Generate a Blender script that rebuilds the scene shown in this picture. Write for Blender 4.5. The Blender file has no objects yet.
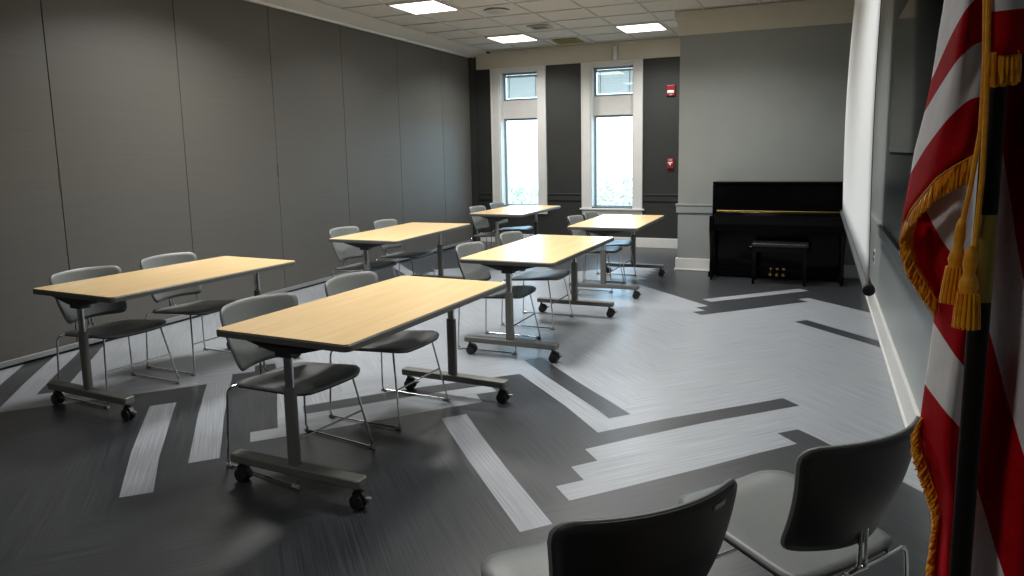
import bpy, bmesh, math, random
from mathutils import Vector, Matrix
random.seed(7)
C = bpy.context.scene.collection
sc = bpy.context.scene
PI = math.pi

# ---------------------------------------------------------------- camera
FPX, YAW, PITCH, ROLL = 700.337, -0.393662, 0.137627, -0.016315
PPX, PPY, H = 528.738, 250.041, 1.52
cy_, sy_ = math.cos(YAW), math.sin(YAW)
FW = Vector((sy_*math.cos(PITCH), cy_*math.cos(PITCH), -math.sin(PITCH)))
R0 = Vector((cy_, -sy_, 0)); U0 = R0.cross(FW)
RT = math.cos(ROLL)*R0 + math.sin(ROLL)*U0
UP = -math.sin(ROLL)*R0 + math.cos(ROLL)*U0
cd = bpy.data.cameras.new('camera'); cam = bpy.data.objects.new('camera', cd); C.objects.link(cam)
cam.matrix_world = Matrix(((RT.x, UP.x, -FW.x, 0), (RT.y, UP.y, -FW.y, 0), (RT.z, UP.z, -FW.z, H), (0, 0, 0, 1)))
cd.sensor_width = 36; cd.lens = FPX/1024*36
cd.shift_x = -(PPX-512)/1024; cd.shift_y = (PPY-288)/1024
cd.clip_start = 0.05; cd.clip_end = 200
sc.camera = cam

def atY(px, py, Y):
    """the point of the sight line through a picture position, at distance Y down the room"""
    d = (px-PPX)*RT - (py-PPY)*UP + FPX*FW
    return Vector((0, 0, H)) + d*(Y/d.y)

# ---------------------------------------------------------------- materials
def mat(name, col, rough=0.5, metal=0.0, spec=0.5, coat=0.0, emit=None, estr=0.0):
    m = bpy.data.materials.new(name); m.use_nodes = True
    b = m.node_tree.nodes['Principled BSDF']
    b.inputs['Base Color'].default_value = (*col, 1)
    b.inputs['Roughness'].default_value = rough
    b.inputs['Metallic'].default_value = metal
    b.inputs['Specular IOR Level'].default_value = spec
    b.inputs['Coat Weight'].default_value = coat
    if emit:
        b.inputs['Emission Color'].default_value = (*emit, 1); b.inputs['Emission Strength'].default_value = estr
    return m

def noisy(name, c1, c2, scale=(1, 1, 1), nscale=5.0, rough=0.5, rot=0.0, detail=6, bump=0.0, metal=0.0, spec=0.5, lo=0.35, hi=0.65, rvar=0.0):
    m = mat(name, c1, rough, metal, spec); nt = m.node_tree; N = nt.nodes; L = nt.links
    b = N['Principled BSDF']
    tc = N.new('ShaderNodeTexCoord'); mp = N.new('ShaderNodeMapping'); mp2 = N.new('ShaderNodeMapping')
    mp.inputs['Rotation'].default_value = (0, 0, rot); mp2.inputs['Scale'].default_value = scale
    L.new(tc.outputs['Object'], mp.inputs['Vector']); L.new(mp.outputs['Vector'], mp2.inputs['Vector'])
    n = N.new('ShaderNodeTexNoise'); n.inputs['Scale'].default_value = nscale; n.inputs['Detail'].default_value = detail
    L.new(mp2.outputs['Vector'], n.inputs['Vector'])
    r = N.new('ShaderNodeValToRGB'); r.color_ramp.elements[0].position = lo; r.color_ramp.elements[1].position = hi
    r.color_ramp.elements[0].color = (*c1, 1); r.color_ramp.elements[1].color = (*c2, 1)
    L.new(n.outputs['Fac'], r.inputs['Fac']); L.new(r.outputs['Color'], b.inputs['Base Color'])
    if bump:
        bp = N.new('ShaderNodeBump'); bp.inputs['Strength'].default_value = bump; bp.inputs['Distance'].default_value = 0.004
        L.new(n.outputs['Fac'], bp.inputs['Height']); L.new(bp.outputs['Normal'], b.inputs['Normal'])
    return m

M = {}
DA = PI/4      # plank direction running away from the window wall to the right
def plank(name, c1, c2, rot):
    return noisy(name, c1, c2, scale=(1.3, 85, 1), nscale=1.6, rough=0.31, rot=rot, detail=8, bump=0.10, lo=0.3, hi=0.7, spec=0.45)
M['la'] = plank('light plank grain a', (0.19, 0.205, 0.225), (0.325, 0.345, 0.37), DA)
M['lb'] = plank('light plank grain b', (0.19, 0.205, 0.225), (0.325, 0.345, 0.37), -DA)
M['da'] = plank('dark plank grain a', (0.017, 0.019, 0.022), (0.048, 0.051, 0.056), DA)
M['db'] = plank('dark plank grain b', (0.017, 0.019, 0.022), (0.048, 0.051, 0.056), -DA)
M['panel'] = noisy('partition fabric', (0.078, 0.075, 0.067), (0.088, 0.084, 0.075), scale=(1, 0.5, 14), nscale=5, rough=0.48, detail=8, bump=0.12, lo=0.3, hi=0.7)
M['seam'] = mat('dark seam', (0.02, 0.02, 0.018), 0.7)
M['ceil'] = noisy('acoustic tile', (0.50, 0.495, 0.485), (0.64, 0.63, 0.615), nscale=120, rough=0.9, bump=0.2)
M['grid'] = mat('ceiling grid', (0.50, 0.50, 0.48), 0.6)
M['char'] = noisy('charcoal paint', (0.021, 0.0225, 0.021), (0.024, 0.0255, 0.024), nscale=3, rough=0.55)
M['grey'] = noisy('grey paint', (0.235, 0.255, 0.245), (0.25, 0.268, 0.258), nscale=3, rough=0.5)
M['cornice'] = noisy('cream paint', (0.50, 0.48, 0.40), (0.53, 0.51, 0.43), nscale=3, rough=0.55)
M['white'] = noisy('white trim paint', (0.60, 0.60, 0.58), (0.64, 0.64, 0.62), nscale=4, rough=0.4)
M['alu'] = mat('brushed strip', (0.30, 0.31, 0.31), 0.4, 0.6)
M['maple'] = noisy('maple laminate', (0.70, 0.495, 0.245), (0.77, 0.56, 0.295), scale=(14, 1.2, 1), nscale=2.2, rough=0.24, detail=7, lo=0.3, hi=0.7, spec=0.5)
M['edge'] = mat('dark edge band', (0.075, 0.078, 0.070), 0.42)
M['frame'] = mat('grey powder coat', (0.155, 0.155, 0.142), 0.42, 0.35)
M['black'] = mat('black plastic', (0.012, 0.012, 0.013), 0.4)
M['chrome'] = mat('chrome', (0.62, 0.62, 0.63), 0.16, 1.0)
M['shell'] = noisy('grey plastic', (0.160, 0.172, 0.168), (0.172, 0.184, 0.180), nscale=60, rough=0.42, bump=0.02)
M['shellb'] = mat('black back plastic', (0.018, 0.019, 0.019), 0.45)
M['piano'] = mat('polished black lacquer', (0.002, 0.002, 0.0025), 0.10, 0, 0.12)
M['brass'] = mat('brass', (0.75, 0.52, 0.18), 0.25, 1.0)
M['leather'] = mat('black leather', (0.012, 0.012, 0.013), 0.35)
M['screen'] = mat('white screen cloth', (0.74, 0.77, 0.78), 0.8)
M['tv'] = mat('dark glass', (0.008, 0.009, 0.009), 0.06, 0, 0.5)
M['red'] = mat('alarm red', (0.27, 0.012, 0.015), 0.35)
M['lens'] = mat('clear lens', (0.8, 0.78, 0.78), 0.2)
M['flagred'] = noisy('red nylon', (0.42, 0.001, 0.006), (0.50, 0.002, 0.009), nscale=40, rough=0.75, bump=0.05, spec=0.1)
M['flagwhite'] = noisy('white nylon', (0.78, 0.76, 0.77), (0.84, 0.82, 0.83), nscale=40, rough=0.7, bump=0.05)
M['gold'] = noisy('gold thread', (0.90, 0.31, 0.006), (1.0, 0.46, 0.015), nscale=90, rough=0.45, bump=0.3)
M['pole'] = mat('dark pole', (0.010, 0.007, 0.006), 0.6, 0, 0.2)
M['lamp'] = mat('lamp diffuser', (0.9, 0.9, 0.9), 0.5, emit=(1.0, 0.97, 0.92), estr=4.0)
M['yellow'] = mat('olive yellow grille', (0.30, 0.27, 0.10), 0.6)
M['ground'] = noisy('pale lawn', (0.36, 0.33, 0.24), (0.45, 0.41, 0.32), nscale=2, rough=0.9)
M['leaf'] = noisy('pale foliage', (0.55, 0.52, 0.40), (0.66, 0.60, 0.50), nscale=6, rough=0.8)
M['bldg'] = mat('pale outside wall', (0.85, 0.86, 0.84), 0.9)

def glassmat():
    m = bpy.data.materials.new('window glass'); m.use_nodes = True; nt = m.node_tree; nt.nodes.clear()
    o = nt.nodes.new('ShaderNodeOutputMaterial'); mx = nt.nodes.new('ShaderNodeMixShader')
    t = nt.nodes.new('ShaderNodeBsdfTransparent'); g = nt.nodes.new('ShaderNodeBsdfGlossy')
    g.inputs['Roughness'].default_value = 0.02; t.inputs['Color'].default_value = (0.93, 0.98, 0.98, 1)
    mx.inputs[0].default_value = 0.07
    nt.links.new(t.outputs[0], mx.inputs[1]); nt.links.new(g.outputs[0], mx.inputs[2]); nt.links.new(mx.outputs[0], o.inputs[0])
    return m
M['glass'] = glassmat()
def blindmat():
    m = bpy.data.materials.new('blind slat'); m.use_nodes = True; nt = m.node_tree; nt.nodes.clear()
    o = nt.nodes.new('ShaderNodeOutputMaterial'); mx = nt.nodes.new('ShaderNodeMixShader')
    t = nt.nodes.new('ShaderNodeBsdfTranslucent'); g = nt.nodes.new('ShaderNodeBsdfDiffuse')
    t.inputs['Color'].default_value = (0.62, 0.55, 0.50, 1); g.inputs['Color'].default_value = (0.66, 0.62, 0.60, 1)
    mx.inputs[0].default_value = 0.5
    nt.links.new(t.outputs[0], mx.inputs[1]); nt.links.new(g.outputs[0], mx.inputs[2]); nt.links.new(mx.outputs[0], o.inputs[0])
    return m
M['blind'] = blindmat()

# ---------------------------------------------------------------- mesh helpers
class MB:
    def __init__(s): s.v = []; s.f = []; s.mi = []; s.nb = 0
    def add(s, vs, fs, mi=0):
        o = len(s.v); s.v += [tuple(v) for v in vs]; s.f += [tuple(i+o for i in f) for f in fs]; s.mi += [mi]*len(fs)
    def box(s, x0, x1, y0, y1, z0, z1, mi=0):
        e = s.nb*0.00013; s.nb = (s.nb+1) % 9
        x0, x1 = min(x0, x1)+e, max(x0, x1)-e; y0, y1 = min(y0, y1)+e, max(y0, y1)-e; z0, z1 = min(z0, z1)+e, max(z0, z1)-e
        vs = [(x, y, z) for x in (x0, x1) for y in (y0, y1) for z in (z0, z1)]
        s.add(vs, [(0, 1, 3, 2), (4, 6, 7, 5), (0, 4, 5, 1), (2, 3, 7, 6), (0, 2, 6, 4), (1, 5, 7, 3)], mi)
    def tube(s, pts, r, n=8, mi=0, closed=False):
        pts = [Vector(p) for p in pts]; rings = []; up = None
        N = len(pts)
        for i, p in enumerate(pts):
            a = pts[i-1] if (i > 0 or closed) else p
            b = pts[(i+1) % N] if (i < N-1 or closed) else p
            t = (b-a).normalized()
            if up is None:
                up = t.orthogonal().normalized()
            up = (up - t*up.dot(t)).normalized(); w = t.cross(up)
            rr = r[i] if isinstance(r, (list, tuple)) else r
            rings.append([p + up*rr*math.cos(2*PI*k/n) + w*rr*math.sin(2*PI*k/n) for k in range(n)])
        vs = [v for R in rings for v in R]; fs = []
        for i in range(N if closed else N-1):
            j = (i+1) % N
            for k in range(n):
                fs.append((i*n+k, i*n+(k+1) % n, j*n+(k+1) % n, j*n+k))
        if not closed:
            fs.append(tuple(range(n))[::-1]); fs.append(tuple((N-1)*n+k for k in range(n)))
        s.add(vs, fs, mi)
    def lathe(s, prof, c=(0, 0, 0), n=20, axis='z', mi=0):
        vs = []
        for r, h in prof:
            for k in range(n):
                a = 2*PI*k/n; u, w = r*math.cos(a), r*math.sin(a)
                p = (u, w, h) if axis == 'z' else ((u, h, w) if axis == 'y' else (h, u, w))
                vs.append((p[0]+c[0], p[1]+c[1], p[2]+c[2]))
        m = len(prof); fs = []
        for i in range(m-1):
            for k in range(n):
                fs.append((i*n+k, i*n+(k+1) % n, (i+1)*n+(k+1) % n, (i+1)*n+k))
        fs.append(tuple(range(n))[::-1]); fs.append(tuple((m-1)*n+k for k in range(n)))
        s.add(vs, fs, mi)
    def prism(s, poly, z0, z1, mi=0):
        n = len(poly); vs = [(x, y, z0) for x, y in poly]+[(x, y, z1) for x, y in poly]
        fs = [tuple(range(n))[::-1], tuple(n+i for i in range(n))]+[(i, (i+1) % n, n+(i+1) % n, n+i) for i in range(n)]
        s.add(vs, fs, mi)
    def build(s, name, mats, parent=None, smooth=False, bevel=0, solid=0, loc=None, segs=2):
        me = bpy.data.meshes.new(name); me.from_pydata(s.v, [], s.f)
        if not isinstance(mats, (list, tuple)): mats = [mats]
        for m in mats: me.materials.append(m)
        me.polygons.foreach_set('material_index', s.mi)
        bm = bmesh.new(); bm.from_mesh(me); bmesh.ops.recalc_face_normals(bm, faces=bm.faces); bm.to_mesh(me); bm.free()
        me.update()
        if smooth: me.shade_smooth()
        o = bpy.data.objects.new(name, me); C.objects.link(o)
        if loc: o.location = loc
        if parent: o.parent = parent
        if solid:
            md = o.modifiers.new('solid', 'SOLIDIFY'); md.thickness = solid; md.offset = 0
        if bevel:
            md = o.modifiers.new('bevel', 'BEVEL'); md.width = bevel; md.segments = segs; md.limit_method = 'ANGLE'; md.angle_limit = 0.7
            md.harden_normals = False
        if smooth:
            try:
                me.set_sharp_from_angle(angle=math.radians(40))
            except Exception: pass
        return o

def thing(name, label, cat, loc=(0, 0, 0), rz=0, group=None, kind=None):
    o = bpy.data.objects.new(name, None); C.objects.link(o); o.location = loc; o.rotation_euler = (0, 0, rz)
    o.empty_display_size = 0.1
    tag(o, label, cat, group, kind); return o
def tag(o, label=None, cat=None, group=None, kind=None):
    if label: o['label'] = label
    if cat: o['category'] = cat
    if group: o['group'] = group
    if kind: o['kind'] = kind
    return o
def struct(o, label=None):
    o['kind'] = 'structure'
    if label: o['label'] = label
    return o
def dup(root, loc, rz, label):
    r = root.copy(); C.objects.link(r); r.location = loc; r.rotation_euler = (0, 0, rz); r['label'] = label
    for ch in list(root.children):
        c = ch.copy(); C.objects.link(c); c.parent = r
        for g in list(ch.children):
            d = g.copy(); C.objects.link(d); d.parent = c
    return r
def rrect(w, d, r, n=6, cx=0, cy=0):
    pts = []
    for sx, sy, a0 in ((1, 1, 0), (-1, 1, PI/2), (-1, -1, PI), (1, -1, 1.5*PI)):
        for k in range(n+1):
            a = a0+PI/2*k/n
            pts.append((cx+sx*(w/2-r)+r*math.cos(a), cy+sy*(d/2-r)+r*math.sin(a)))
    return pts
def fillet(pts, r, n=5):
    pts = [Vector(p) for p in pts]; out = [pts[0]]
    for i in range(1, len(pts)-1):
        a, b, c = pts[i-1], pts[i], pts[i+1]
        u = (a-b); w = (c-b); rr = min(r, u.length*0.45, w.length*0.45)
        p0 = b+u.normalized()*rr; p1 = b+w.normalized()*rr
        for k in range(n+1):
            t = k/n
            out.append((1-t)**2*p0+2*t*(1-t)*b+t*t*p1)
    out.append(pts[-1]); return out

# ---------------------------------------------------------------- room
XL, XR, YW, YJ, XJ, YF, ZC = -5.50, 0.51, 10.915, 8.97, -1.655, -3.0, 3.20

# floor: herringbone of light and dark planks, one mesh
DX, X0 = 0.1010, -3.795
anch = [(-80, -5.0), (-9, 2.05), (-5, 2.43), (-2, 2.745), (0, 2.955), (3, 3.285), (5, 3.515), (8, 3.84), (13, 4.32), (17, 4.735), (35, 6.60), (41, 7.215), (51, 8.2), (120, 15.0)]
def kr(k, r):
    for (a, ya), (b, yb) in zip(anch, anch[1:]):
        if r <= b or b == 120:
            y = ya+(yb-ya)*(r-a)/(b-a); break
    return (X0+k*DX, y)
def clip(poly, ax, lim, keep_less):
    out = []
    for i in range(len(poly)):
        p, q = poly[i-1], poly[i]
        ip = (p[ax] <= lim) if keep_less else (p[ax] >= lim); iq = (q[ax] <= lim) if keep_less else (q[ax] >= lim)
        if ip != iq:
            t = (lim-p[ax])/(q[ax]-p[ax]); out.append((p[0]+(q[0]-p[0])*t, p[1]+(q[1]-p[1])*t))
        if iq: out.append(q)
    return out
def tone(kind, k, r):
    if kind == 'a':
        if k == -18: return 2 <= r <= 52 and r not in (4, 8, 42, 44, 46, 48, 50)
        if k == 0: return r in (0, 4) or (r >= 10 and r < 60)
        if k == 18: return r in (4, 14) or 18 <= r <= 46
        if k == 36: return 10 <= r <= 44 and r != 34
        if k == -36: return r > 8
    else:
        if k == -9: return -3 <= r < 50
        if k == 9: return r in (-1, 1) or 5 <= r < 55
        if k == 27: return r in (-1, 1, 3, 41) or 7 <= r <= 33
        if k == -27: return r > 3
        if k == 45: return 10 <= r < 30
    return False
fl = MB()
def quadface(cs, mi):
    poly = [kr(*c) for c in cs]
    for ax, lim, less in ((0, XR, True), (0, XL-0.1, False), (1, YW+0.02, True), (1, YF, False)):
        poly = clip(poly, ax, lim, less)
        if len(poly) < 3: return
    fl.add([(x, y, 0) for x, y in poly], [tuple(range(len(poly)))], mi)
for k in range(-54, 73, 18):
    for r in range(-80, 100, 2):
        quadface([(k, r)]+[(k+1+i, r+1-i) for i in range(10)]+[(k+9-i, r-9+i) for i in range(9)], 0 if tone('a', k, r) else 2)
for k in range(-45, 82, 18):
    for r in range(-81, 100, 2):
        quadface([(k+i, r+i) for i in range(10)]+[(k+10-i, r+8-i) for i in range(10)], 1 if tone('b', k, r) else 3)
fl.box(XL-0.2, XR+0.2, YF-0.2, YW+0.3, -0.1, -0.002, 2)
struct(fl.build('floor', [M['la'], M['lb'], M['da'], M['db']]), 'grey floor of light and dark planks laid in a herringbone')

# ceiling: tiles and grid bars in one mesh
ce = MB(); GX, GY, X1, Y1 = 0.645, 0.630, -4.590, 6.95
ce.box(XL-0.2, XR+0.2, YF-0.2, YW+0.3, ZC+0.012, ZC+0.06, 0)
for i in range(-2, 9):
    x = X1+i*GX
    if XL < x < XR: ce.box(x-0.011, x+0.011, YF, YW, ZC, ZC+0.014, 1)
for j in range(-17, 8):
    y = Y1+j*GY
    if YF < y < YW: ce.box(XL, XR, y-0.011, y+0.011, ZC+0.0005, ZC+0.014, 1)
struct(ce.build('ceiling', [M['ceil'], M['grid']]), 'white suspended tile ceiling')

# left partition of tall fabric panels
wl = MB(); ZP = 3.115
seams = [-2.4, -1.18, 0.04, 1.26, 2.47, 3.69, 4.893, 6.10, 7.328, 8.57, 9.81]
ys = [YF]+seams+[10.75]
for a, b in zip(ys, ys[1:]):
    wl.box(XL-0.08, XL, a+0.0022, b-0.0022, 0.045, ZP-0.004, 0)
wl.box(XL-0.10, XL-0.012, YF, YW, 0.0, ZP, 1)
for q in (3.69, 6.10): wl.box(XL-0.02, XL+0.003, q-0.008, q+0.008, 1.30, 1.45, 1)
struct(wl.build('wall_left', [M['panel'], M['seam']], bevel=0.003), 'tall taupe fabric panels of the folding partition')
b = MB(); b.box(XL-0.02, XL+0.012, YF, 10.7, 0.022, 0.062, 0); struct(b.build('baseboard_left', M['alu'], bevel=0.003))
b = MB()   # soffit strip over the partition
b.add([(XL-0.1, YF, ZP), (XL+0.015, YF, ZP), (XL+0.03, YF, ZP+0.02), (XL+0.34, YF, ZC+0.003), (XL-0.1, YF, ZC+0.003),
       (XL-0.1, YW, ZP), (XL+0.015, YW, ZP), (XL+0.03, YW, ZP+0.02), (XL+0.34, YW, ZC+0.003), (XL-0.1, YW, ZC+0.003)],
      [(0, 1, 2, 3, 4), (9, 8, 7, 6, 5), (0, 5, 6, 1), (1, 6, 7, 2), (2, 7, 8, 3), (3, 8, 9, 4), (4, 9, 5, 0)])
struct(b.build('trim_1', M['white']), 'pale sloping trim above the partition')
b = MB(); b.box(XL-0.1, XL+0.05, 10.76, YW+0.01, 0, ZP, 0); struct(b.build('wall_left_jamb', M['char']), 'dark jamb at the partition end')

# window wall with two openings
WIN = [(-5.030, -4.325), (-3.428, -2.718)]   # openings between casings
ZS, ZT = 0.635, 2.875
WT = 0.30
w = MB(); xs = [XL-0.1, WIN[0][0], WIN[0][1], WIN[1][0], WIN[1][1], XJ+0.1]
for i in (0, 2, 4): w.box(xs[i], xs[i+1], YW, YW+WT, 0, ZC, 0)
for i in (1, 3):
    w.box(xs[i], xs[i+1], YW, YW+WT, 0, ZS, 0); w.box(xs[i], xs[i+1], YW, YW+WT, ZT, ZC, 0)
struct(w.build('wall_back', M['char']), 'charcoal wall with two tall windows')
w = MB(); w.prism([(XJ, YJ), (XR+0.2, YJ), (XR+0.2, YJ+0.2), (XJ+0.2, YJ+0.2), (XJ+0.2, YW+0.2), (XJ, YW+0.2)], 0, ZC+0.01)
struct(w.build('wall_back_right', M['grey']), 'grey wall behind the piano')
w = MB(); w.box(XR, XR+0.15, YF, YW, 0, ZC); struct(w.build('wall_right', noisy('lit satin grey', (0.30, 0.325, 0.32), (0.32, 0.345, 0.34), nscale=3, rough=0.32)), 'grey wall at right')  # piano wall's grey paint, with the light falling here put into its colour
w = MB(); w.box(XL-0.2, XR+0.2, YF-0.15, YF, 0, ZC); struct(w.build('wall_front', M['char']), 'wall behind the viewer')

# baseboards
def board(name, x0, x1, y0, y1, h, cap=0.0):
    b = MB(); b.box(x0, x1, y0, y1, 0, h); struct(b.build(name, M['white'], bevel=0.005)); return b
board('baseboard_back', XL+0.06, XJ, YW-0.018, YW+0.01, 0.155)
b = MB(); b.box(XJ-0.022, XR, YJ-0.022, YJ+0.01, 0, 0.153); b.box(XJ-0.022, XJ+0.01, YJ-0.022, YW, 0, 0.153)
b.box(XJ-0.034, XR, YJ-0.034, YJ, 0, 0.018)
struct(b.build('baseboard_back_right', M['white'], bevel=0.004))
b = MB(); b.box(XR-0.018, XR+0.01, YF, YJ, 0, 0.19); b.box(XR-0.03, XR+0.01, YF, YJ, 0, 0.02)
struct(b.build('baseboard_right', M['white'], bevel=0.005))
# chair rails
def rail(mb, x0, x1, y0, y1, z0=0.735, z1=0.85): mb.box(x0, x1, y0, y1, z0, z1)
b = MB(); xa = -2.573
for x0, x1 in ((XL+0.06, -5.19), (-4.165, -3.59), (-2.56, XJ)):
    b.box(x0, x1, YW-0.016, YW+0.01, 0.735, 0.85); b.box(x0, x1, YW-0.026, YW, 0.828, 0.852)
struct(b.build('trim_2', M['char'], bevel=0.004), 'charcoal chair rail between the windows')
b = MB(); b.box(XJ-0.02, XR, YJ-0.02, YJ+0.01, 0.735, 0.845); b.box(XJ-0.03, XR, YJ-0.03, YJ, 0.826, 0.85)
b.box(XJ-0.02, XJ+0.01, YJ-0.02, YW, 0.735, 0.845)
struct(b.build('trim_3', M['grey'], bevel=0.004), 'grey chair rail behind the piano')
b = MB(); b.box(XR-0.02, XR+0.01, YF, YJ, 0.76, 0.86); b.box(XR-0.03, XR+0.01, YF, YJ, 0.84, 0.865)
struct(b.build('trim_4', M['grey'], bevel=0.004), 'grey chair rail on the right wall')
# cornices
b = MB(); b.box(-5.43, XJ, YW-0.03, YW+0.01, 2.925, ZC+0.003); b.box(-5.44, XJ, YW-0.045, YW, 3.17, ZC+0.003)
b.box(-5.43, XJ, YW-0.04, YW, 2.925, 2.945)
struct(b.build('trim_5', M['cornice'], bevel=0.003), 'cream band above the windows')
b = MB(); b.box(XJ-0.02, XR, YJ-0.02, YJ+0.01, 2.92, ZC+0.003)
for k, (z0, d) in enumerate(((3.03, 0.03), (3.08, 0.045), (3.13, 0.06))): b.box(XJ-d, XR, YJ-d, YJ, z0, ZC+0.003)
b.box(XJ-0.06, XJ+0.01, YJ-0.06, YW, 3.13, ZC+0.003); b.box(XJ-0.02, XJ+0.01, YJ-0.02, YW, 2.92, ZC+0.003)
struct(b.build('trim_6', M['cornice'], bevel=0.003), 'cream stepped cornice above the piano wall')
b = MB(); b.box(-3.03, -2.97, YW-0.10, YW-0.02, 2.93, 3.13); struct(b.build('trim_7', M['white'], bevel=0.004), 'small cream box on the band above a window')

# windows
def window(n, x0, x1, lab):
    t = bpy.data.objects.new('window_%d' % n, None); C.objects.link(t); t.location = ((x0+x1)/2, YW, ZS)
    struct(t, lab); t['kind'] = 'structure'
    hw = (x1-x0)/2; cx, cz = (x0+x1)/2, ZS
    def P(name, mb, m, **kw):
        mb.v = [(a-cx, bb-YW, c-cz) for a, bb, c in mb.v]; return mb.build(name, m, t, **kw)
    c = MB(); cw = 0.145
    for a, bb in ((x0-cw, x0), (x1, x1+cw)):
        c.box(a, bb, YW-0.022, YW+0.005, ZS-0.02, 2.925)
    c.box(x0-cw, x1+cw, YW-0.022, YW+0.005, ZT, 2.925)
    c.box(x0-cw, x0-cw+0.022, YW-0.034, YW, ZS-0.02, 2.925); c.box(x1+cw-0.022, x1+cw, YW-0.034, YW, ZS-0.02, 2.925)
    c.box(x0-cw, x1+cw, YW-0.034, YW, 2.905, 2.926)
    P('casing', c, M['white'], bevel=0.003)
    s = MB(); s.box(x0-cw-0.03, x1+cw+0.03, YW-0.05, YW+0.17, ZS-0.045, ZS-0.018); s.box(x0-cw, x1+cw, YW-0.022, YW, ZS-0.13, ZS-0.045)
    P('sill', s, M['white'], bevel=0.004)
    j = MB(); g = YW+0.16
    j.box(x0-0.001, x0+0.02, YW, g+0.02, ZS-0.02, ZT); j.box(x1-0.02, x1+0.001, YW, g+0.02, ZS-0.02, ZT)
    j.box(x0, x1, YW, g+0.02, ZT-0.02, ZT+0.001)
    j.box(x0, x1, g-0.03, g+0.06, 2.10, 2.40)
    P('reveal', j, M['white'], bevel=0.002)
    for za, zb, nm in ((ZS-0.015, 2.10, 'lower_sash'), (2.40, ZT-0.02, 'upper_sash')):
        f = MB(); e = 0.032
        f.box(x0+0.02, x0+0.02+e, g-0.005, g+0.035, za, zb); f.box(x1-0.02-e, x1-0.02, g-0.005, g+0.035, za, zb)
        f.box(x0+0.02, x1-0.02, g-0.004, g+0.034, za, za+e); f.box(x0+0.02, x1-0.02, g-0.004, g+0.034, zb-e, zb)
        fr = P(nm, f, M['alu'], bevel=0.003)
        gl = MB(); gl.box(x0+0.02+e, x1-0.02-e, g+0.010, g+0.015, za+e, zb-e)
        o = P('pane', gl, M['glass']); o.parent = fr
    # blind behind the upper pane
    bl = MB(); z = 2.445
    while z < ZT-0.09:
        bl.add([(x0+0.06, g+0.028, z), (x1-0.06, g+0.028, z), (x1-0.06, g+0.046, z+0.026), (x0+0.06, g+0.046, z+0.026)], [(0, 1, 2, 3)]); z += 0.0235
    P('blind', bl, M['blind'])
    hr = MB(); hr.box(x0+0.055, x1-0.055, g+0.022, g+0.05, ZT-0.09, ZT-0.055)
    for q in (0.16, 0.84): hr.box(x0+(x1-x0)*q-0.006, x0+(x1-x0)*q+0.006, g+0.020, g+0.026, 2.44, ZT-0.06)
    P('blind_headrail', hr, M['white'])
    if n == 1:
        h = MB(); h.box(x1-0.055, x1-0.035, g-0.03, g-0.004, 1.30, 1.38); P('latch', h, M['alu'], bevel=0.003)
window(1, *WIN[0], 'left tall white window with a small blind in its upper pane')
window(2, *WIN[1], 'right tall white window with a small blind in its upper pane')

# outdoors
g = MB(); g.box(-30, 25, YW+WT+0.02, 60, -0.6, -0.5); o = g.build('ground', M['ground']); struct(o, 'pale lawn outside the windows')
g = MB(); g.box(-26, 20, 34, 35, -0.5, 2.4); struct(g.build('wall_outside', M['bldg']), 'pale wall outside')
def shrub(x, y, r, label):
    random.seed(int(x*100)); m = MB()
    for i in range(1500):
        th = random.uniform(0, 2*PI); ph = math.acos(random.uniform(-0.3, 1)); rr = r*random.uniform(0.6, 1.0)
        c = Vector((rr*math.sin(ph)*math.cos(th), rr*math.sin(ph)*math.sin(th), rr*0.9*math.cos(ph)+r*0.35))
        d = Vector((random.gauss(0, 1), random.gauss(0, 1), random.gauss(0, 1))).normalized()*r*0.06
        e = d.orthogonal().normalized()*r*0.035
        m.add([c-d, c+e, c+d, c-e], [(0, 1, 2, 3)])
    o = m.build('shrub', M['leaf'], loc=(x, y, -0.5)); tag(o, label, 'shrub', 'shrubs outside the windows')
shrub(-7.6, 17, 1.15, 'pale green shrub outside, seen low through the left window')
shrub(-4.9, 18, 1.2, 'pale green shrub outside, seen low through the right window')

# ---------------------------------------------------------------- ceiling fittings
lamp_proto = None
def ceiling_light(ix, iy, label, watts):
    global lamp_proto
    x, y = X1+(ix+0.5)*GX, Y1+(iy+0.5)*GY
    if lamp_proto is None:
        t = thing('ceiling_light', label, 'light', (x, y, ZC), 0, 'square ceiling lights')
        f = MB(); a, c = 0.31, 0.285
        for q in ((-a, a, -a, -c), (-a, a, c, a), (-a, -c, -c, c), (c, a, -c, c)): f.box(*q, -0.012, 0.010)
        f.build('frame', M['grid'], t, bevel=0.002)
        d = MB(); d.box(-c, c, -c, c, -0.008, -0.002); d.build('diffuser', M['lamp'], t)
        lamp_proto = t
    else:
        t = dup(lamp_proto, (x, y, ZC), 0, label)
    ld = bpy.data.lights.new('area', 'AREA'); ld.shape = 'SQUARE'; ld.size = 0.56; ld.spread = math.radians(140); ld.energy = watts; ld.color = (1.0, 0.985, 0.955)
    lo = bpy.data.objects.new('lamp_glow', ld); C.objects.link(lo); lo.parent = t; lo.location = (0, 0, -0.02)
    return t
ceiling_light(0, 0, 'lit square ceiling panel nearest the camera, above the tables by the partition', 23)
ceiling_light(0, 4, 'lit square ceiling panel near the left window', 17)
ceiling_light(3, 4, 'lit square ceiling panel near the right window', 17)
ceiling_light(0, -4, 'lit square ceiling panel above the table by the near partition, above the frame', 40)
ceiling_light(3, 0, 'lit square ceiling panel above the middle of the room, above the frame', 9)
ceiling_light(3, -4, 'added unseen ceiling panel brightening the nearest table, above the frame', 22)  # added lamp, unseen; evens the light over the nearest table
ceiling_light(5, -6, 'added unseen ceiling panel lighting the foreground chairs and flag, above the frame', 14)  # added lamp, unseen; lights the foreground seats and the flag edge
ceiling_light(5, 0, 'added unseen ceiling panel brightening the walls by the piano, above the frame', 11)  # added lamp, unseen; lifts the right wall and the piano wall
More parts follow.
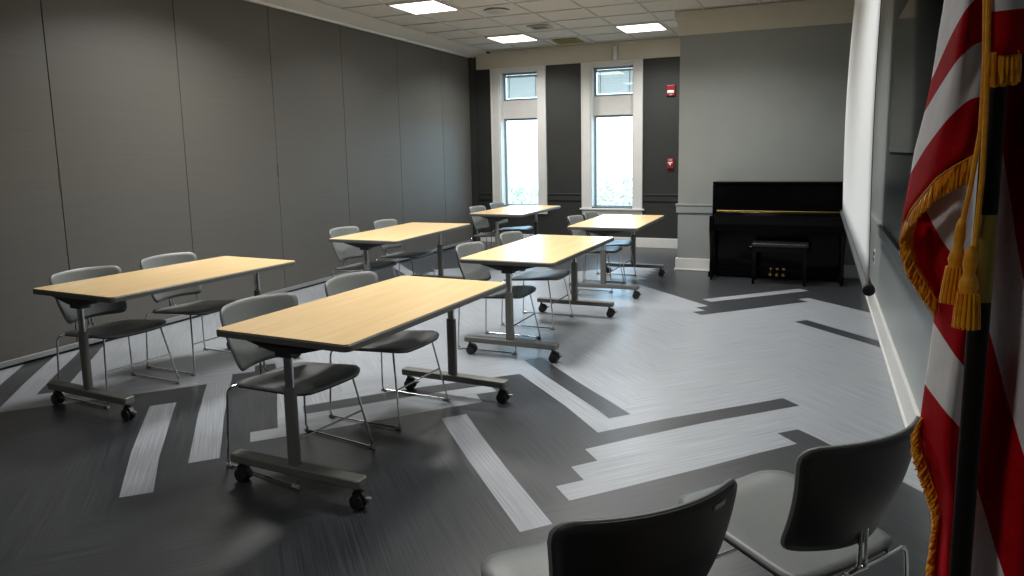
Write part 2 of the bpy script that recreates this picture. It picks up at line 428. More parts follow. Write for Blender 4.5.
ceiling_light(3, -12, 'added unseen ceiling panel behind the camera, low fill for the flag', 2.5)  # added fill lamp, unseen; lights the camera side of the flag

def on_ceil(px, py, z=ZC):
    d = (px-PPX)*RT - (py-PPY)*UP + FPX*FW; t = (z-H)/d.z; return Vector((0, 0, H))+d*t
# diffuser, register, yellow grille, camera dome
p = on_ceil(497, 11); t = thing('ceiling_speaker', 'round flush speaker grille in the ceiling between the lights', 'speaker', p)
m = MB(); m.lathe([(0.15, 0.0), (0.155, -0.012), (0.12, -0.016), (0.02, -0.016)], n=28); m.build('rim', M['grid'], t, smooth=True)
m = MB(); m.lathe([(0.118, -0.016), (0.112, -0.020), (0.01, -0.023)], n=28); m.build('grille', mat('grille grey', (0.42, 0.42, 0.42), 0.7), t, smooth=True)
cxr, cyr = X1+1.5*GX, Y1+2.5*GY
cxr, cyr = on_ceil(540, 27)[:2]
t = thing('ceiling_register', 'dark slotted air register in the ceiling between the two far lights', 'vent', (cxr, cyr, ZC))
m = MB(); m.box(-0.12, 0.12, -0.12, 0.12, -0.006, -0.003); m.build('backing', M['black'], t)
m = MB()
for q in ((-0.14, 0.14, -0.14, -0.115), (-0.14, 0.14, 0.115, 0.14), (-0.14, -0.115, -0.115, 0.115), (0.115, 0.14, -0.115, 0.115)): m.box(*q, -0.014, 0.0)
m.build('frame', M['grid'], t, bevel=0.002)
m = MB()
for i in range(5): m.box(-0.115, 0.115, -0.095+i*0.045, -0.08+i*0.045, -0.012, -0.005)
m.build('slats', mat('slat grey', (0.25, 0.25, 0.25), 0.5), t)
cxr, cyr = on_ceil(568, 41)[:2]
t = thing('ceiling_grille', 'olive yellow square grille in the ceiling near the window wall', 'vent', (cxr, cyr, ZC))
m = MB(); m.box(-0.20, 0.20, -0.20, 0.20, -0.010, 0.0); m.build('panel', M['yellow'], t, bevel=0.003)
m = MB()
for i in range(8): m.box(-0.18, 0.18, -0.175+i*0.048, -0.160+i*0.048, -0.014, -0.009)
m.build('slats', mat('slat olive', (0.22, 0.2, 0.08), 0.5), t)
p = atY(488, 53, 10.72); t = thing('security_camera', 'small dark dome camera in the ceiling corner by the left window', 'camera', (p.x, 10.72, ZC))
m = MB(); m.lathe([(0.045, 0), (0.046, -0.01), (0.038, -0.018)], n=20); m.build('mount', M['grid'], t, smooth=True)
m = MB(); m.lathe([(0.034, -0.018), (0.032, -0.034), (0.022, -0.048), (0.006, -0.054)], n=20); m.build('dome', M['black'], t, smooth=True)

# ---------------------------------------------------------------- wall fittings
def text_mesh(name, txt, size, m, parent, loc, rot):
    cu = bpy.data.curves.new(name, 'FONT'); cu.body = txt; cu.size = size; cu.align_x = 'CENTER'; cu.align_y = 'CENTER'; cu.extrude = 0.0006
    tmp = bpy.data.objects.new(name+'_src', cu); C.objects.link(tmp); bpy.context.view_layer.update()
    me = bpy.data.meshes.new_from_object(tmp.evaluated_get(bpy.context.evaluated_depsgraph_get())); bpy.data.objects.remove(tmp)
    me.materials.clear(); me.materials.append(m)
    o = bpy.data.objects.new(name, me); C.objects.link(o); o.parent = parent; o.location = loc; o.rotation_euler = rot
    return o
t = thing('fire_alarm_strobe', 'red fire alarm horn with a clear strobe, high beside the right window', 'alarm', (-2.14, YW, 2.43))
m = MB(); m.box(-0.068, 0.068, -0.035, 0, -0.085, 0.085); m.build('housing', M['red'], t, bevel=0.014, segs=3)
m = MB(); m.box(-0.052, 0.052, -0.055, -0.034, -0.045, 0.0); m.build('strobe_lens', M['lens'], t, bevel=0.012, segs=3)
m = MB(); m.lathe([(0.032, -0.034), (0.028, -0.040), (0.012, -0.041)], c=(0, 0, 0.042), axis='y', n=16); m.build('horn', M['red'], t, smooth=True)
text_mesh('lettering', 'FIRE', 0.026, M['lens'], t, (0, -0.0362, -0.066), (PI/2, 0, 0))
t = thing('fire_pull_station', 'small red fire alarm pull station at hand height beside the right window', 'alarm', (-2.135, YW, 1.325))
m = MB(); m.box(-0.052, 0.052, -0.035, 0, -0.078, 0.078); m.build('housing', M['red'], t, bevel=0.008, segs=3)
m = MB(); m.box(-0.036, 0.036, -0.048, -0.034, 0.002, 0.022); m.box(-0.011, 0.011, -0.047, -0.034, -0.03, 0.004); m.build('pull_handle', M['lens'], t, bevel=0.003)
text_mesh('lettering', 'FIRE', 0.030, M['lens'], t, (0, -0.0362, 0.054), (PI/2, 0, 0))

t = thing('power_outlet', 'pale four-socket outlet plate low on the right wall by the screen', 'outlet', (XR, 7.28, 0.50))
m = MB(); m.box(-0.008, 0, -0.085, 0.085, -0.065, 0.065); m.build('plate', M['white'], t, bevel=0.003)
for zz, yy in ((-0.028, -0.04), (0.028, -0.04), (-0.028, 0.04), (0.028, 0.04)):
    m = MB(); m.box(-0.011, -0.007, yy-0.024, yy+0.024, zz-0.019, zz+0.019); m.build('socket', M['black'], t, bevel=0.004)

t = thing('wall_display', 'dark glossy display on the right wall behind the flag', 'display', (XR, 0, 0))
m = MB(); m.box(-0.055, -0.0, 3.30, 5.66, 1.47, 2.40); m.build('case', M['black'], t, bevel=0.004)
m = MB(); m.box(-0.060, -0.054, 3.318, 5.642, 1.488, 2.382); m.build('glass_front', M['tv'], t)

# projection screen
t = thing('projection_screen', 'white pull-down projection screen hanging along the right wall', 'screen', (0.20, 4.955, 0.95))
m = MB(); n = 20; ny = 16; Y0s, Y1s = -1.83, 1.83
vs = []; prof = []
for i in range(n+1):
    q = i/n; z = 0.02+q*(ZC-0.95-0.10); prof.append((0.045*q+0.030*math.sin(q*PI)*-1, z))
for (x, z) in prof:
    for k in range(ny+1): vs.append((x, Y0s+(Y1s-Y0s)*k/ny, z))
m.add(vs, [(i*(ny+1)+k, i*(ny+1)+k+1, (i+1)*(ny+1)+k+1, (i+1)*(ny+1)+k) for i in range(n) for k in range(ny)])
m.build('screen_cloth', M['screen'], t, smooth=True, solid=0.001)
m = MB(); vs = [(x+0.0022, y, z) for (x, y, z) in vs]
m.add(vs, [(i*(ny+1)+k, i*(ny+1)+k+1, (i+1)*(ny+1)+k+1, (i+1)*(ny+1)+k) for i in range(n) for k in range(ny)])
m.build('black_backing', M['black'], t, smooth=True, solid=0.001)
m = MB(); m.lathe([(0.014, Y0s-0.02), (0.0195, Y0s-0.015), (0.0195, Y1s+0.015), (0.014, Y1s+0.02)], axis='y', n=20); bar = m.build('bottom_bar', mat('bar grey', (0.10, 0.105, 0.11), 0.35, 0.5), t, smooth=True)
for s in (-1, 1):
    m = MB(); m.lathe([(0.018, 0), (0.0235, 0.004), (0.0235, 0.045), (0.018, 0.05)], axis='y', n=20, c=(0, s*1.855-0.025, 0)); o = m.build('end_cap', M['black'], t, smooth=True); o.parent = bar
m = MB(); m.box(-0.02, 0.13, Y0s-0.12, Y1s+0.12, ZC-0.95-0.14, ZC-0.95); m.build('housing', M['white'], t, bevel=0.01)

# ---------------------------------------------------------------- chairs (front = +X)
def surf(fn, nu, nv):
    m = MB(); vs = [fn(-1+2*i/nu, -1+2*j/nv) for j in range(nv+1) for i in range(nu+1)]
    m.add(vs, [(j*(nu+1)+i, j*(nu+1)+i+1, (j+1)*(nu+1)+i+1, (j+1)*(nu+1)+i) for j in range(nv) for i in range(nu)]); return m
def sq(u, v, ru, rv):
    """pull the corners of a unit square in to round them"""
    a, b = abs(u), abs(v); mu = max(0, (a-(1-ru))/ru); mv = max(0, (b-(1-rv))/rv)
    if mu > 0 and mv > 0:
        k = max(mu, mv)/math.hypot(mu, mv); a = 1-ru+mu*k*ru; b = 1-rv+mv*k*rv
    return math.copysign(a, u), math.copysign(b, v)
def seat_fn(dz):
    def f(u, v):
        rc = 0.42 if u > 0 else 0.22; u, v = sq(u, v, rc, rc)
        hw = 0.222+0.014*u                       # wider at the front
        x = 0.013+0.244*u; y = hw*v
        z = 0.432+0.020*u+0.010*v*v-0.012*(1-v*v)*(1-u*u) + (-0.026*max(0, (u-0.55)/0.45)**2) - 0.010*max(0, abs(v)-0.75)/0.25
        return (x, y, z+dz)
    return f
def back_fn(off):
    def f(u, v):
        u, v = sq(u, v, 0.20, 0.28) if v > 0 else sq(u, v, 0.17, 0.24)
        hw = 0.222+0.020*v
        t = (v+1)/2
        z = 0.478+0.318*t+0.008*(1-u*u)*t
        x = -0.235-0.085*t+0.018*math.sin(t*PI)*(-1)+0.080*u*u+off
        return (x, hw*u, z)
    return f
def make_chair(label):
    t = thing('stacking_chair', label, 'chair', group='grey stacking chairs with wire frames')
    s = surf(seat_fn(0), 18, 16).build('seat', M['shell'], t, smooth=True, solid=0.009)
    u = surf(lambda a, b: tuple(Vector(seat_fn(-0.0095)(a*0.985, b*0.985))), 14, 12).build('seat_pan', M['shellb'], s, smooth=True, solid=0.007); u['label'] = 'black underside'
    b = surf(back_fn(0), 20, 14).build('backrest', M['shell'], t, smooth=True, solid=0.009)
    u = surf(lambda a, c: tuple(Vector(back_fn(-0.0075)(a*0.985, c*0.985))), 20, 14).build('back_shell', M['shellb'], b, smooth=True, solid=0.006); u['label'] = 'black rear face'
    u = surf(lambda a, c: tuple(Vector(back_fn(-0.0125)(-0.60+0.09*a, 0.80+0.035*c))), 6, 2).build('rear_plate', M['grid'], b, smooth=True, solid=0.002); u['label'] = 'small pale plate'
    m = MB()
    r = 0.0058
    m.tube(fillet([(0.178, -0.190, 0.425), (0.250, -0.250, 0.011), (-0.250, -0.250, 0.011), (-0.232, -0.236, 0.400), (-0.243, -0.08, 0.398),
                   (-0.243, 0.08, 0.398), (-0.232, 0.236, 0.400), (-0.250, 0.250, 0.011), (0.250, 0.250, 0.011), (0.178, 0.190, 0.425)], 0.035), r, 8)
    for s_ in (-1, 1):
        m.tube(fillet([(0.176, s_*0.189, 0.423), (0.02, s_*0.180, 0.412), (-0.17, s_*0.180, 0.400), (-0.238, s_*0.150, 0.399)], 0.03), r, 8)
    m.build('wire_frame', M['chrome'], t, smooth=True)
    m = MB(); m.tube([(0.213, -0.218, 0.215), (0.213, 0.218, 0.215)], 0.0052, 8); m.build('crossbar', M['chrome'], t, smooth=True)
    m = MB()
    for s_ in (-1, 1):
        m.tube(fillet([(-0.243, s_*0.030, 0.400), (-0.262, s_*0.012, 0.425), (-0.262, s_*0.010, 0.50), (-0.262, s_*0.010, 0.56)], 0.012), 0.006, 8)
    m.tube([(-0.243, -0.045, 0.399), (-0.243, 0.045, 0.399)], 0.0085, 10)
    m.build('back_support', M['chrome'], t, smooth=True)
    for s_ in (-1, 1):
        for xx in (-0.235, 0.235):
            m = MB(); m.tube([(xx-0.02, s_*0.250, 0.009), (xx+0.02, s_*0.250, 0.009)], 0.009, 8); m.build('foot', mat('glide', (0.3, 0.3, 0.3), 0.4) if 'glide' not in bpy.data.materials else bpy.data.materials['glide'], t, smooth=True)
    return t
CH = [  # x, y, degrees, label
 (-2.385, 2.69, -8, 'grey chair pushed under the nearest table, at its near end'),
 (-2.345, 3.43, -3, 'grey chair under the nearest table, at its far end'),
 (-4.235, 3.10, -4, 'grey chair under the long table nearest the partition, at its near end'),
 (-4.26, 3.77, -3, 'grey chair under the long table nearest the partition, at its far end'),
 (-4.18, 5.80, 0, 'grey chair at the second table along the partition, at its near end'),
 (-4.22, 6.60, 2, 'grey chair at the second table along the partition, at its far end'),
 (-2.33, 4.98, 0, 'grey chair at the middle table of the centre row, at its near end'),
 (-2.325, 5.79, 0, 'grey chair at the middle table of the centre row, at its far end'),
 (-4.10, 8.65, 0, 'grey chair at the far left table before the left window, at its near end'),
 (-4.12, 9.33, 0, 'grey chair at the far left table, right in front of the left window'),
 (-2.29, 7.52, 0, 'grey chair at the farthest centre table, at its near end'),
 (-2.29, 8.08, 0, 'grey chair at the farthest centre table, nearest the right window'),
 (-0.488, 1.552, 137, 'left of the two foreground chairs, its black back to the camera'),
 (-0.062, 2.085, 141, 'right of the two foreground chairs, next to the flag'),
]
chair0 = make_chair(CH[0][3])
for i, (x, y, a, lab) in enumerate(CH):
    if i == 0: chair0.location = (x, y, 0); chair0.rotation_euler = (0, 0, math.radians(a))
    else: dup(chair0, (x, y, 0), math.radians(a), lab)

# ---------------------------------------------------------------- tables
TW, TL, TZ = 0.765, 1.54, 0.745
def make_table(label):
    t = thing('folding_table', label, 'table', group='maple topped tables on casters')
    m = MB(); m.prism(rrect(TW-0.012, TL-0.012, 0.028), TZ-0.028, TZ); top = m.build('tabletop', M['maple'], t)
    m = MB(); po = rrect(TW, TL, 0.034); pi = rrect(TW-0.013, TL-0.013, 0.028); n = len(po)
    vs = [(x, y, z) for z in (TZ-0.001, TZ-0.008, TZ-0.032) for x, y in ([pi, po, po][(TZ-0.001, TZ-0.008, TZ-0.032).index(z)])] + [(x, y, TZ-0.034) for x, y in pi]
    fs = [(a*n+i, a*n+(i+1) % n, (a+1)*n+(i+1) % n, (a+1)*n+i) for a in range(3) for i in range(n)]+[(3*n+i, 3*n+(i+1) % n, (i+1) % n, i) for i in range(n)]
    m.add(vs, fs); e = m.build('edge_band', M['edge'], top, smooth=True); e['label'] = 'dark edge band'
    m = MB(); m.prism(rrect(TW-0.02, TL-0.02, 0.03), TZ-0.034, TZ-0.0285); u = m.build('underside', M['black'], top)
    for s in (-1, 1):
        yy = s*0.735
        yl = s*0.715
        # column
        m = MB(); m.prism(rrect(0.062, 0.040, 0.019, cx=0.005, cy=yl), 0.135, 0.50); lg = m.build('leg', M['frame'], t, smooth=True)
        m = MB(); m.prism(rrect(0.046, 0.026, 0.0125, cx=0.005, cy=yl), 0.49, 0.68); m.build('inner_tube', M['chrome'], lg, smooth=True)
        m = MB(); m.prism([(0.01-0.375, yl-0.032), (0.01-0.36, yl-0.036), (0.01+0.36, yl-0.036), (0.01+0.375, yl-0.030), (0.01+0.375, yl+0.030), (0.01+0.36, yl+0.036), (0.01-0.36, yl+0.036), (0.01-0.375, yl+0.032)], 0.100, 0.142)
        m.build('base', M['frame'], t, bevel=0.008, segs=3)
        m = MB(); m.add([(-0.065, yl-0.03, 0.665), (0.075, yl-0.03, 0.665), (0.075, yl+0.03, 0.665), (-0.065, yl+0.03, 0.665),
                         (-0.24, yl-0.035, TZ-0.033), (0.26, yl-0.035, TZ-0.033), (0.26, yl+0.035, TZ-0.033), (-0.24, yl+0.035, TZ-0.033)],
                        [(3, 2, 1, 0), (4, 5, 6, 7), (0, 1, 5, 4), (1, 2, 6, 5), (2, 3, 7, 6), (3, 0, 4, 7)])
        m.box(-0.04, 0.05, yl-0.035, yl+0.035, 0.645, 0.70)
        m.build('hinge_bracket', M['black'], t, bevel=0.006)
        for sx in (-1, 1):
            xx = 0.006+sx*0.338
            m = MB()
            for dy in (-0.017, 0.017): m.lathe([(0.026, dy-0.009), (0.034, dy-0.007), (0.034, dy+0.007), (0.026, dy+0.009)], c=(xx+0.012, yl, 0.0345), axis='y', n=20)
            m.lathe([(0.012, -0.02), (0.012, 0.02)], c=(xx+0.012, yl, 0.0345), axis='y', n=12)
            cs = m.build('caster', M['black'], t, smooth=True)
            m = MB(); vs = []
            pr = [(-0.030, 0.052), (-0.022, 0.076), (0.0, 0.086), (0.028, 0.078), (0.046, 0.055), (0.048, 0.040), (0.040, 0.040), (0.024, 0.060), (-0.010, 0.062), (-0.022, 0.045)]
            nn = len(pr); vs = [(xx+0.012+a, yl-0.012, z) for a, z in pr]+[(xx+0.012+a, yl+0.012, z) for a, z in pr]
            m.add(vs, [tuple(range(nn)), tuple(nn+i for i in range(nn))[::-1]]+[(i, (i+1) % nn, nn+(i+1) % nn, nn+i) for i in range(nn)])
            m.lathe([(0.010, 0.08), (0.010, 0.102)], c=(xx, yl, 0), n=10)
            m.build('fork', M['black'], cs)
            if s*sx < 0 or sx > 0:
                m = MB(); m.box(xx+0.05, xx+0.078, yl-0.010, yl+0.010, 0.050, 0.060); m.build('brake_tab', M['alu'], cs, bevel=0.002)
    m = MB(); m.box(-0.02, 0.02, -0.69, 0.69, TZ-0.075, TZ-0.037); m.build('stretcher_beam', M['black'], t, bevel=0.004)
    return t
TB = [
 (-2.131, 3.072, -2, 'maple topped rolling table nearest the camera'),
 (-4.035, 3.445, -3, 'maple topped rolling table nearest the camera along the partition'),
 (-3.95, 6.185, 2.3, 'maple topped rolling table along the partition, second from the camera'),
 (-2.100, 5.400, 0, 'maple topped rolling table in the middle of the centre row'),
 (-3.875, 8.94, 1, 'maple topped rolling table farthest left, in front of the left window'),
 (-2.086, 7.71, 1.2, 'maple topped rolling table of the centre row farthest back, glaring with window light'),
]
table0 = make_table(TB[0][3])
for i, (x, y, a, lab) in enumerate(TB):
    if i == 0: tt = table0; tt.location = (x, y, 0); tt.rotation_euler = (0, 0, math.radians(a))
    else: tt = dup(table0, (x, y, 0), math.radians(a), lab)
    tt.scale = (1, (0.98, 0.95, 1.045, 1.05, 1.0, 0.98)[i], 1)

# ---------------------------------------------------------------- piano and bench
t = thing('upright_piano', 'black polished upright piano against the grey wall', 'piano', (-0.44, 8.64, 0))
hw = 0.735
m = MB(); m.box(-hw+0.01, hw-0.01, -0.02, 0.29, 0.10, 1.11); m.build('case', M['piano'], t, bevel=0.004)
m = MB(); m.box(-hw, hw, -0.05, 0.295, 1.12, 1.145); m.box(-hw+0.005, hw-0.005, -0.04, 0.29, 1.108, 1.122); m.build('top_lid', M['piano'], t, bevel=0.004)
m = MB(); m.box(-hw+0.04, hw-0.04, -0.035, -0.018, 0.80, 1.10); m.build('upper_panel', M['piano'], t, bevel=0.004)
m = MB(); m.box(-hw+0.04, hw-0.04, -0.034, -0.018, 0.14, 0.60); m.build('lower_panel', M['piano'], t, bevel=0.004)
m = MB(); m.box(-hw, hw, -0.03, 0.29, 0.02, 0.13); m.build('plinth', M['piano'], t, bevel=0.006)
for s in (-1, 1):
    m = MB(); x0, x1 = sorted((s*hw, s*(hw-0.045)))
    m.box(x0, x1, -0.05, 0.29, 0.05, 1.115); m.box(x0, x1, -0.30, -0.03, 0.58, 0.76); m.build('side_arm', M['piano'], t, bevel=0.01, segs=3)
    m = MB(); xc = s*(hw-0.03)
    m.lathe([(0.020, 0.10), (0.024, 0.14), (0.020, 0.30), (0.028, 0.48), (0.034, 0.58)], c=(xc, -0.26, 0), n=12); m.build('leg', M['piano'], t, smooth=True)
    m = MB(); m.box(xc-0.03, xc+0.03, -0.31, 0.28, 0.035, 0.10); m.lathe([(0.022, -0.012), (0.022, 0.012)], c=(xc, -0.28, 0.022), axis='x', n=12); m.build('toe_block', M['piano'], t, bevel=0.008)
m = MB(); m.box(-hw+0.04, hw-0.04, -0.28, -0.02, 0.585, 0.66); m.build('key_bed', M['piano'], t, bevel=0.006)
m = MB(); m.add([(-hw+0.045, -0.265, 0.66), (-hw+0.045, -0.27, 0.73), (-hw+0.045, -0.22, 0.765), (-hw+0.045, -0.03, 0.80), (-hw+0.045, -0.03, 0.66),
                 (hw-0.045, -0.265, 0.66), (hw-0.045, -0.27, 0.73), (hw-0.045, -0.22, 0.765), (hw-0.045, -0.03, 0.80), (hw-0.045, -0.03, 0.66)],
                [(0, 1, 2, 3, 4), (9, 8, 7, 6, 5), (0, 5, 6, 1), (1, 6, 7, 2), (2, 7, 8, 3), (3, 8, 9, 4), (4, 9, 5, 0)])
f = m.build('fallboard', M['piano'], t, bevel=0.004)
m = MB(); m.tube([(-hw+0.05, -0.045, 0.802), (hw-0.05, -0.045, 0.802)], 0.006, 8); m.build('hinge', M['brass'], f, smooth=True)
for i in range(3):
    xx = 0.02+(i-1)*0.072
    m = MB(); vs = []
    m.tube([(xx, -0.03, 0.085), (xx, -0.09, 0.080), (xx, -0.14, 0.070)], [0.010, 0.012, 0.018], 10); m.lathe([(0.012, -0.034), (0.016, -0.038), (0.012, -0.042)], c=(xx, 0, 0.125), axis='y', n=12)
    m.build('pedal', M['brass'], t, smooth=True)
t = thing('piano_bench', 'black bench with a padded seat in front of the piano', 'bench', (-0.385, 8.37, 0))
m = MB(); m.prism(rrect(0.60, 0.33, 0.02), 0.430, 0.472); m.build('seat_pad', M['leather'], t, bevel=0.012, segs=3)
m = MB(); m.box(-0.29, 0.29, -0.155, 0.155, 0.37, 0.43); m.build('apron', M['piano'], t, bevel=0.004)
for sx in (-1, 1):
    for sy in (-1, 1):
        m = MB(); m.add([(sx*0.265+a*0.024, sy*0.13+b_*0.024, 0.375) for a, b_ in ((-1, -1), (1, -1), (1, 1), (-1, 1))]+[(sx*0.272+a*0.015, sy*0.135+b_*0.015, 0.0) for a, b_ in ((-1, -1), (1, -1), (1, 1), (-1, 1))],
                        [(0, 1, 2, 3), (7, 6, 5, 4), (0, 4, 5, 1), (1, 5, 6, 2), (2, 6, 7, 3), (3, 7, 4, 0)])
        m.build('leg', M['piano'], t, bevel=0.003)
for s in (-1, 1):
    m = MB(); m.lathe([(0.014, 0), (0.024, 0.006), (0.024, 0.03), (0.014, 0.036)], c=(s*0.30-0.018+s*0.018, 0, 0.40), axis='x', n=16); m.build('knob', M['piano'], t, smooth=True)

# ---------------------------------------------------------------- flag
FY = 1.0
t = thing('flag', 'red and white striped flag with gold fringe and tassels on a dark pole', 'flag', (0, 0, 0))
def interp(tab, q):
    if q <= tab[0][0]: return tab[0][1]
    for (a, va), (b_, vb) in zip(tab, tab[1:]):
        if q <= b_: return va+(vb-va)*(q-a)/(b_-a)
    return tab[-1][1]
def sheet(name, bounds, xl, xr, depth, power=1.4, ns=26, sub=5, label=None):
    """bounds: (y at the right edge, y at the left edge, material) top to bottom"""
    m = MB(); rows = []; mats = []
    for (a, b_) in zip(bounds, bounds[1:]):
        for k in range(sub):
            q = k/sub; rows.append((a[0]+(b_[0]-a[0])*q, a[1]+(b_[1]-a[1])*q)); mats.append(a[2])
    rows.append(bounds[-1][:2])
    vs = []
    for (yr, yl) in rows:
        for i in range(ns+1):
            s = i/ns
            y = yr+(yl-yr)*(1-s)**power
            X_l = interp(xl, y); X_r = interp(xr, y)
            x = X_l+(X_r-X_l)*s
            vs.append(atY(x, y, depth(s, y)))
    for j in range(len(rows)-1):
        m.add([], [], 0)
        for i in range(ns):
            m.f.append((j*(ns+1)+i, j*(ns+1)+i+1, (j+1)*(ns+1)+i+1, (j+1)*(ns+1)+i)); m.mi.append(0 if mats[j] == 'r' else 1)
    m.v = [tuple(v) for v in vs]
    o = m.build(name, [M['flagred'], M['flagwhite']], t, smooth=True, solid=0.0015)
    return o
xlA = [(-60, 952), (0, 945), (40, 938), (70, 934), (113, 925), (150, 915), (180, 910), (215, 903), (240, 902)]
xrA = [(-60, 990), (0, 987), (100, 981), (170, 974), (260, 968)]
sheet('cloth_fold', [(-130, -80, 'r'), (-95, -40, 'w'), (-8, 80, 'r'), (42, 112, 'w'), (97, 174, 'r'), (155, 224, 'r')], xlA, xrA,
      lambda s, y: FY-0.02+0.11*(1-s)**3-0.03*math.sin(s*PI)+0.012*math.sin(s*9+y*0.02)*s, power=2.1)
xlD = [(150, 925), (200, 915), (240, 909), (264, 915), (292, 930), (310, 938), (345, 940)]
xrD = [(150, 976), (345, 968)]
sheet('cloth_fold', [(150, 150, 'r'), (175, 165, 'w'), (285, 190, 'r'), (352, 335, 'r')], xlD, xrD, lambda s, y: FY+0.065-0.06*s+0.015*math.sin(s*6.5), power=1.0)
xlC = [(290, 937), (322, 934), (345, 931), (380, 926), (420, 920), (435, 919), (452, 923), (477, 932), (502, 941), (520, 941), (545, 937), (640, 935)]
xrC = [(290, 978), (340, 972), (640, 952)]
sheet('cloth_fold', [(292, 292, 'r'), (375, 322, 'w'), (435, 384, 'r'), (660, 600, 'r'), (700, 640, 'w')], xlC, xrC, lambda s, y: FY+0.07*(1-s)**2-0.02*math.sin(s*PI)+0.01*math.sin(s*8+y*0.015)*s, power=1.0)
xlB = [(-80, 994), (85, 989), (200, 985), (340, 979), (430, 972), (470, 963), (530, 960), (576, 955), (700, 948)]
xrB = [(-80, 1046), (900, 1046)]
sheet('cloth_fold', [(-100, -150, 'w'), (8, 12, 'r'), (387, 70, 'w'), (512, 302, 'r'), (682, 447, 'w'), (850, 600, 'r'), (1000, 800, 'r')],
      xlB, xrB, lambda s, y: FY+0.02-0.03*math.sin(s*7+0.6+y*0.004), power=1.0)
# fringe along folded edges: many short threads, one mesh each
def fringe(path, length, out, depth, dirfn):
    m = MB(); random.seed(3)
    pts = []
    for (a, b_) in zip(path, path[1:]):
        d = math.hypot(b_[0]-a[0], b_[1]-a[1]); k = max(2, int(d/0.65))
        for i in range(k): pts.append((a[0]+(b_[0]-a[0])*i/k, a[1]+(b_[1]-a[1])*i/k))
    for i, (x, y) in enumerate(pts):
        q = i/len(pts); dx, dy = dirfn(q); Ls = length*random.uniform(0.88, 1.08); Y = depth(q)+random.uniform(-0.004, 0.004)
        j = random.uniform(-0.6, 0.6)
        p0 = atY(x, y, Y); p1 = atY(x+dx*Ls*0.5+j, y+dy*Ls*0.5, Y-0.003); p2 = atY(x+dx*Ls+j*1.5, y+dy*Ls, Y+random.uniform(-0.004, 0.004))
        m.tube([p0, p1, p2], [0.0013, 0.0016, 0.0012], 5)
    m.tube([atY(x, y, depth(i/len(pts))-0.003) for i, (x, y) in enumerate(pts[::5])], 0.0014, 6)
    return m.build('fringe', M['gold'], t, smooth=True)
A_ = [(975, 155), (955, 166), (937, 178), (922, 196), (911, 210), (906, 222)]
fringe(A_, 25, 0, lambda q: FY-0.045+0.09*q**2, lambda q: (-0.1-0.15*q, 1.0-0.15*q))
fringe([(912, 214), (909, 228), (908, 243), (914, 264), (923, 279), (930, 291), (936, 299), (938, 304)], 15, 0, lambda q: FY+0.045, lambda q: (-0.62+0.45*q, 0.75+0.2*q))
fringe([(917, 218), (913, 232), (912, 246), (918, 266), (927, 281), (934, 294)], 15, 0, lambda q: FY+0.052, lambda q: (-0.80+0.35*q, 0.55+0.3*q))
fringe([(921, 424), (921, 440), (926, 458), (934, 480), (941, 502), (942, 519), (938, 545), (936, 563), (936, 600)], 15, 0, lambda q: FY+0.065, lambda q: (-0.62, 0.75))
fringe([(922, 418), (919, 432), (921, 452), (929, 474), (937, 496), (940, 514), (936, 540), (934, 560), (933, 600)], 13, 0, lambda q: FY+0.06, lambda q: (-0.50, 0.80))
sheet('cloth_fold', [(-100, -100, 'w'), (6, 12, 'r'), (52, 56, 'r')], [(-100, 992), (60, 989)], [(-100, 1046), (60, 1046)], lambda s, y: 0.905-0.01*math.sin(s*5), power=1.0, sub=3)
fringe([(989, 54), (1000, 53), (1021, 51)], 32, 0, lambda q: 0.902, lambda q: (-0.05, 1.0))
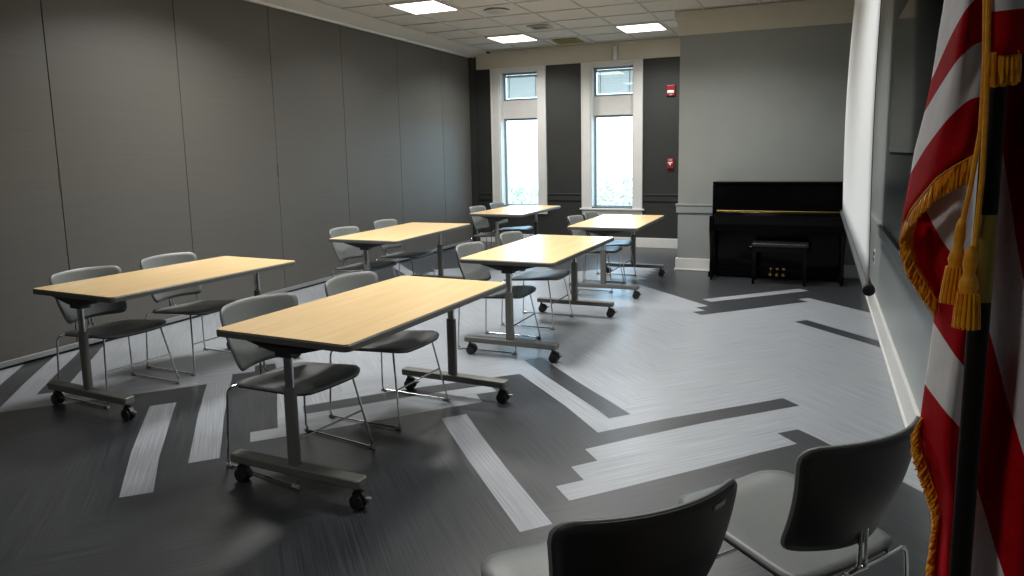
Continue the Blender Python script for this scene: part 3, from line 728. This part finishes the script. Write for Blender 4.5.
# pole
PYd = 0.93
pp = atY(983, 260, PYd)
def poleseg(z0, z1, r, name, mm, parent=t):
    m = MB(); m.lathe([(r*0.9, z0), (r, z0+0.002), (r, z1-0.002), (r*0.9, z1)], c=(pp.x, PYd, 0), n=20); return m.build(name, mm, parent, smooth=True)
zf0, zf1 = atY(979, 302, PYd).z, atY(984, 213, PYd).z
pl = poleseg(0.10, 2.35, 0.0112, 'pole', M['pole'])
poleseg(zf0, zf1, 0.0116, 'ferrule', mat('aged brass', (0.30, 0.22, 0.035), 0.45, 0.3), pl)
m = MB(); m.lathe([(0.17, 0), (0.17, 0.02), (0.12, 0.045), (0.04, 0.06), (0.028, 0.12), (0.018, 0.13)], c=(pp.x, PYd, 0), n=28); m.build('floor_stand', M['brass'], t, smooth=True)
m = MB(); m.lathe([(0.012, 2.35), (0.03, 2.37), (0.034, 2.40), (0.02, 2.43), (0.004, 2.50)], c=(pp.x, PYd, 0), n=16); m.build('finial', M['brass'], t, smooth=True)
# cords and tassels
def cord(pts, Y, r=0.0028):
    m = MB(); m.tube([atY(x, y, Y) for x, y in pts], r, 7); return m.build('cord', M['gold'], t, smooth=True)
cord([(990, -60), (988, 40), (986, 110), (982, 180), (975, 245), (971, 262)], PYd-0.03)
cord([(986, -60), (985, 60), (981, 130), (970, 190), (962, 225)], PYd-0.02)
def tassel(x0, y0, x1, y1, Y, w):
    a, b_ = atY(x0, y0, Y), atY(x1, y1, Y); m = MB()
    pr = [(0, 0.25), (0.08, 0.5), (0.22, 0.62), (0.34, 0.5), (0.42, 0.75), (0.50, 0.9), (0.56, 0.72), (0.62, 0.85), (0.9, 1.05), (1.0, 1.08)]
    m.tube([a+(b_-a)*q for q, _ in pr], [w*k for _, k in pr], 16)
    for k in range(16):
        an = 2*PI*k/16; o1 = Vector((math.cos(an), math.sin(an), 0))
        m.tube([a+(b_-a)*0.58+o1*w*0.85, a+(b_-a)*0.8+o1*w*1.02, a+(b_-a)*1.02+o1*w*1.1], 0.0016, 5)
    return m.build('tassel', M['gold'], t, smooth=True)
tassel(971, 246, 966, 326, PYd-0.035, 0.0115)
tassel(962, 218, 951, 301, PYd-0.012, 0.0100)

# ---------------------------------------------------------------- light
w = bpy.data.worlds.new('world'); sc.world = w; w.use_nodes = True
bg = w.node_tree.nodes['Background']; bg.inputs[0].default_value = (0.52, 0.76, 1.0, 1); bg.inputs[1].default_value = 7.5

sc.view_settings.view_transform = 'Standard'; sc.view_settings.look = 'None'
sc.view_settings.gamma = 1.0; sc.view_settings.use_curve_mapping = False
sc.view_settings.exposure = 0.0
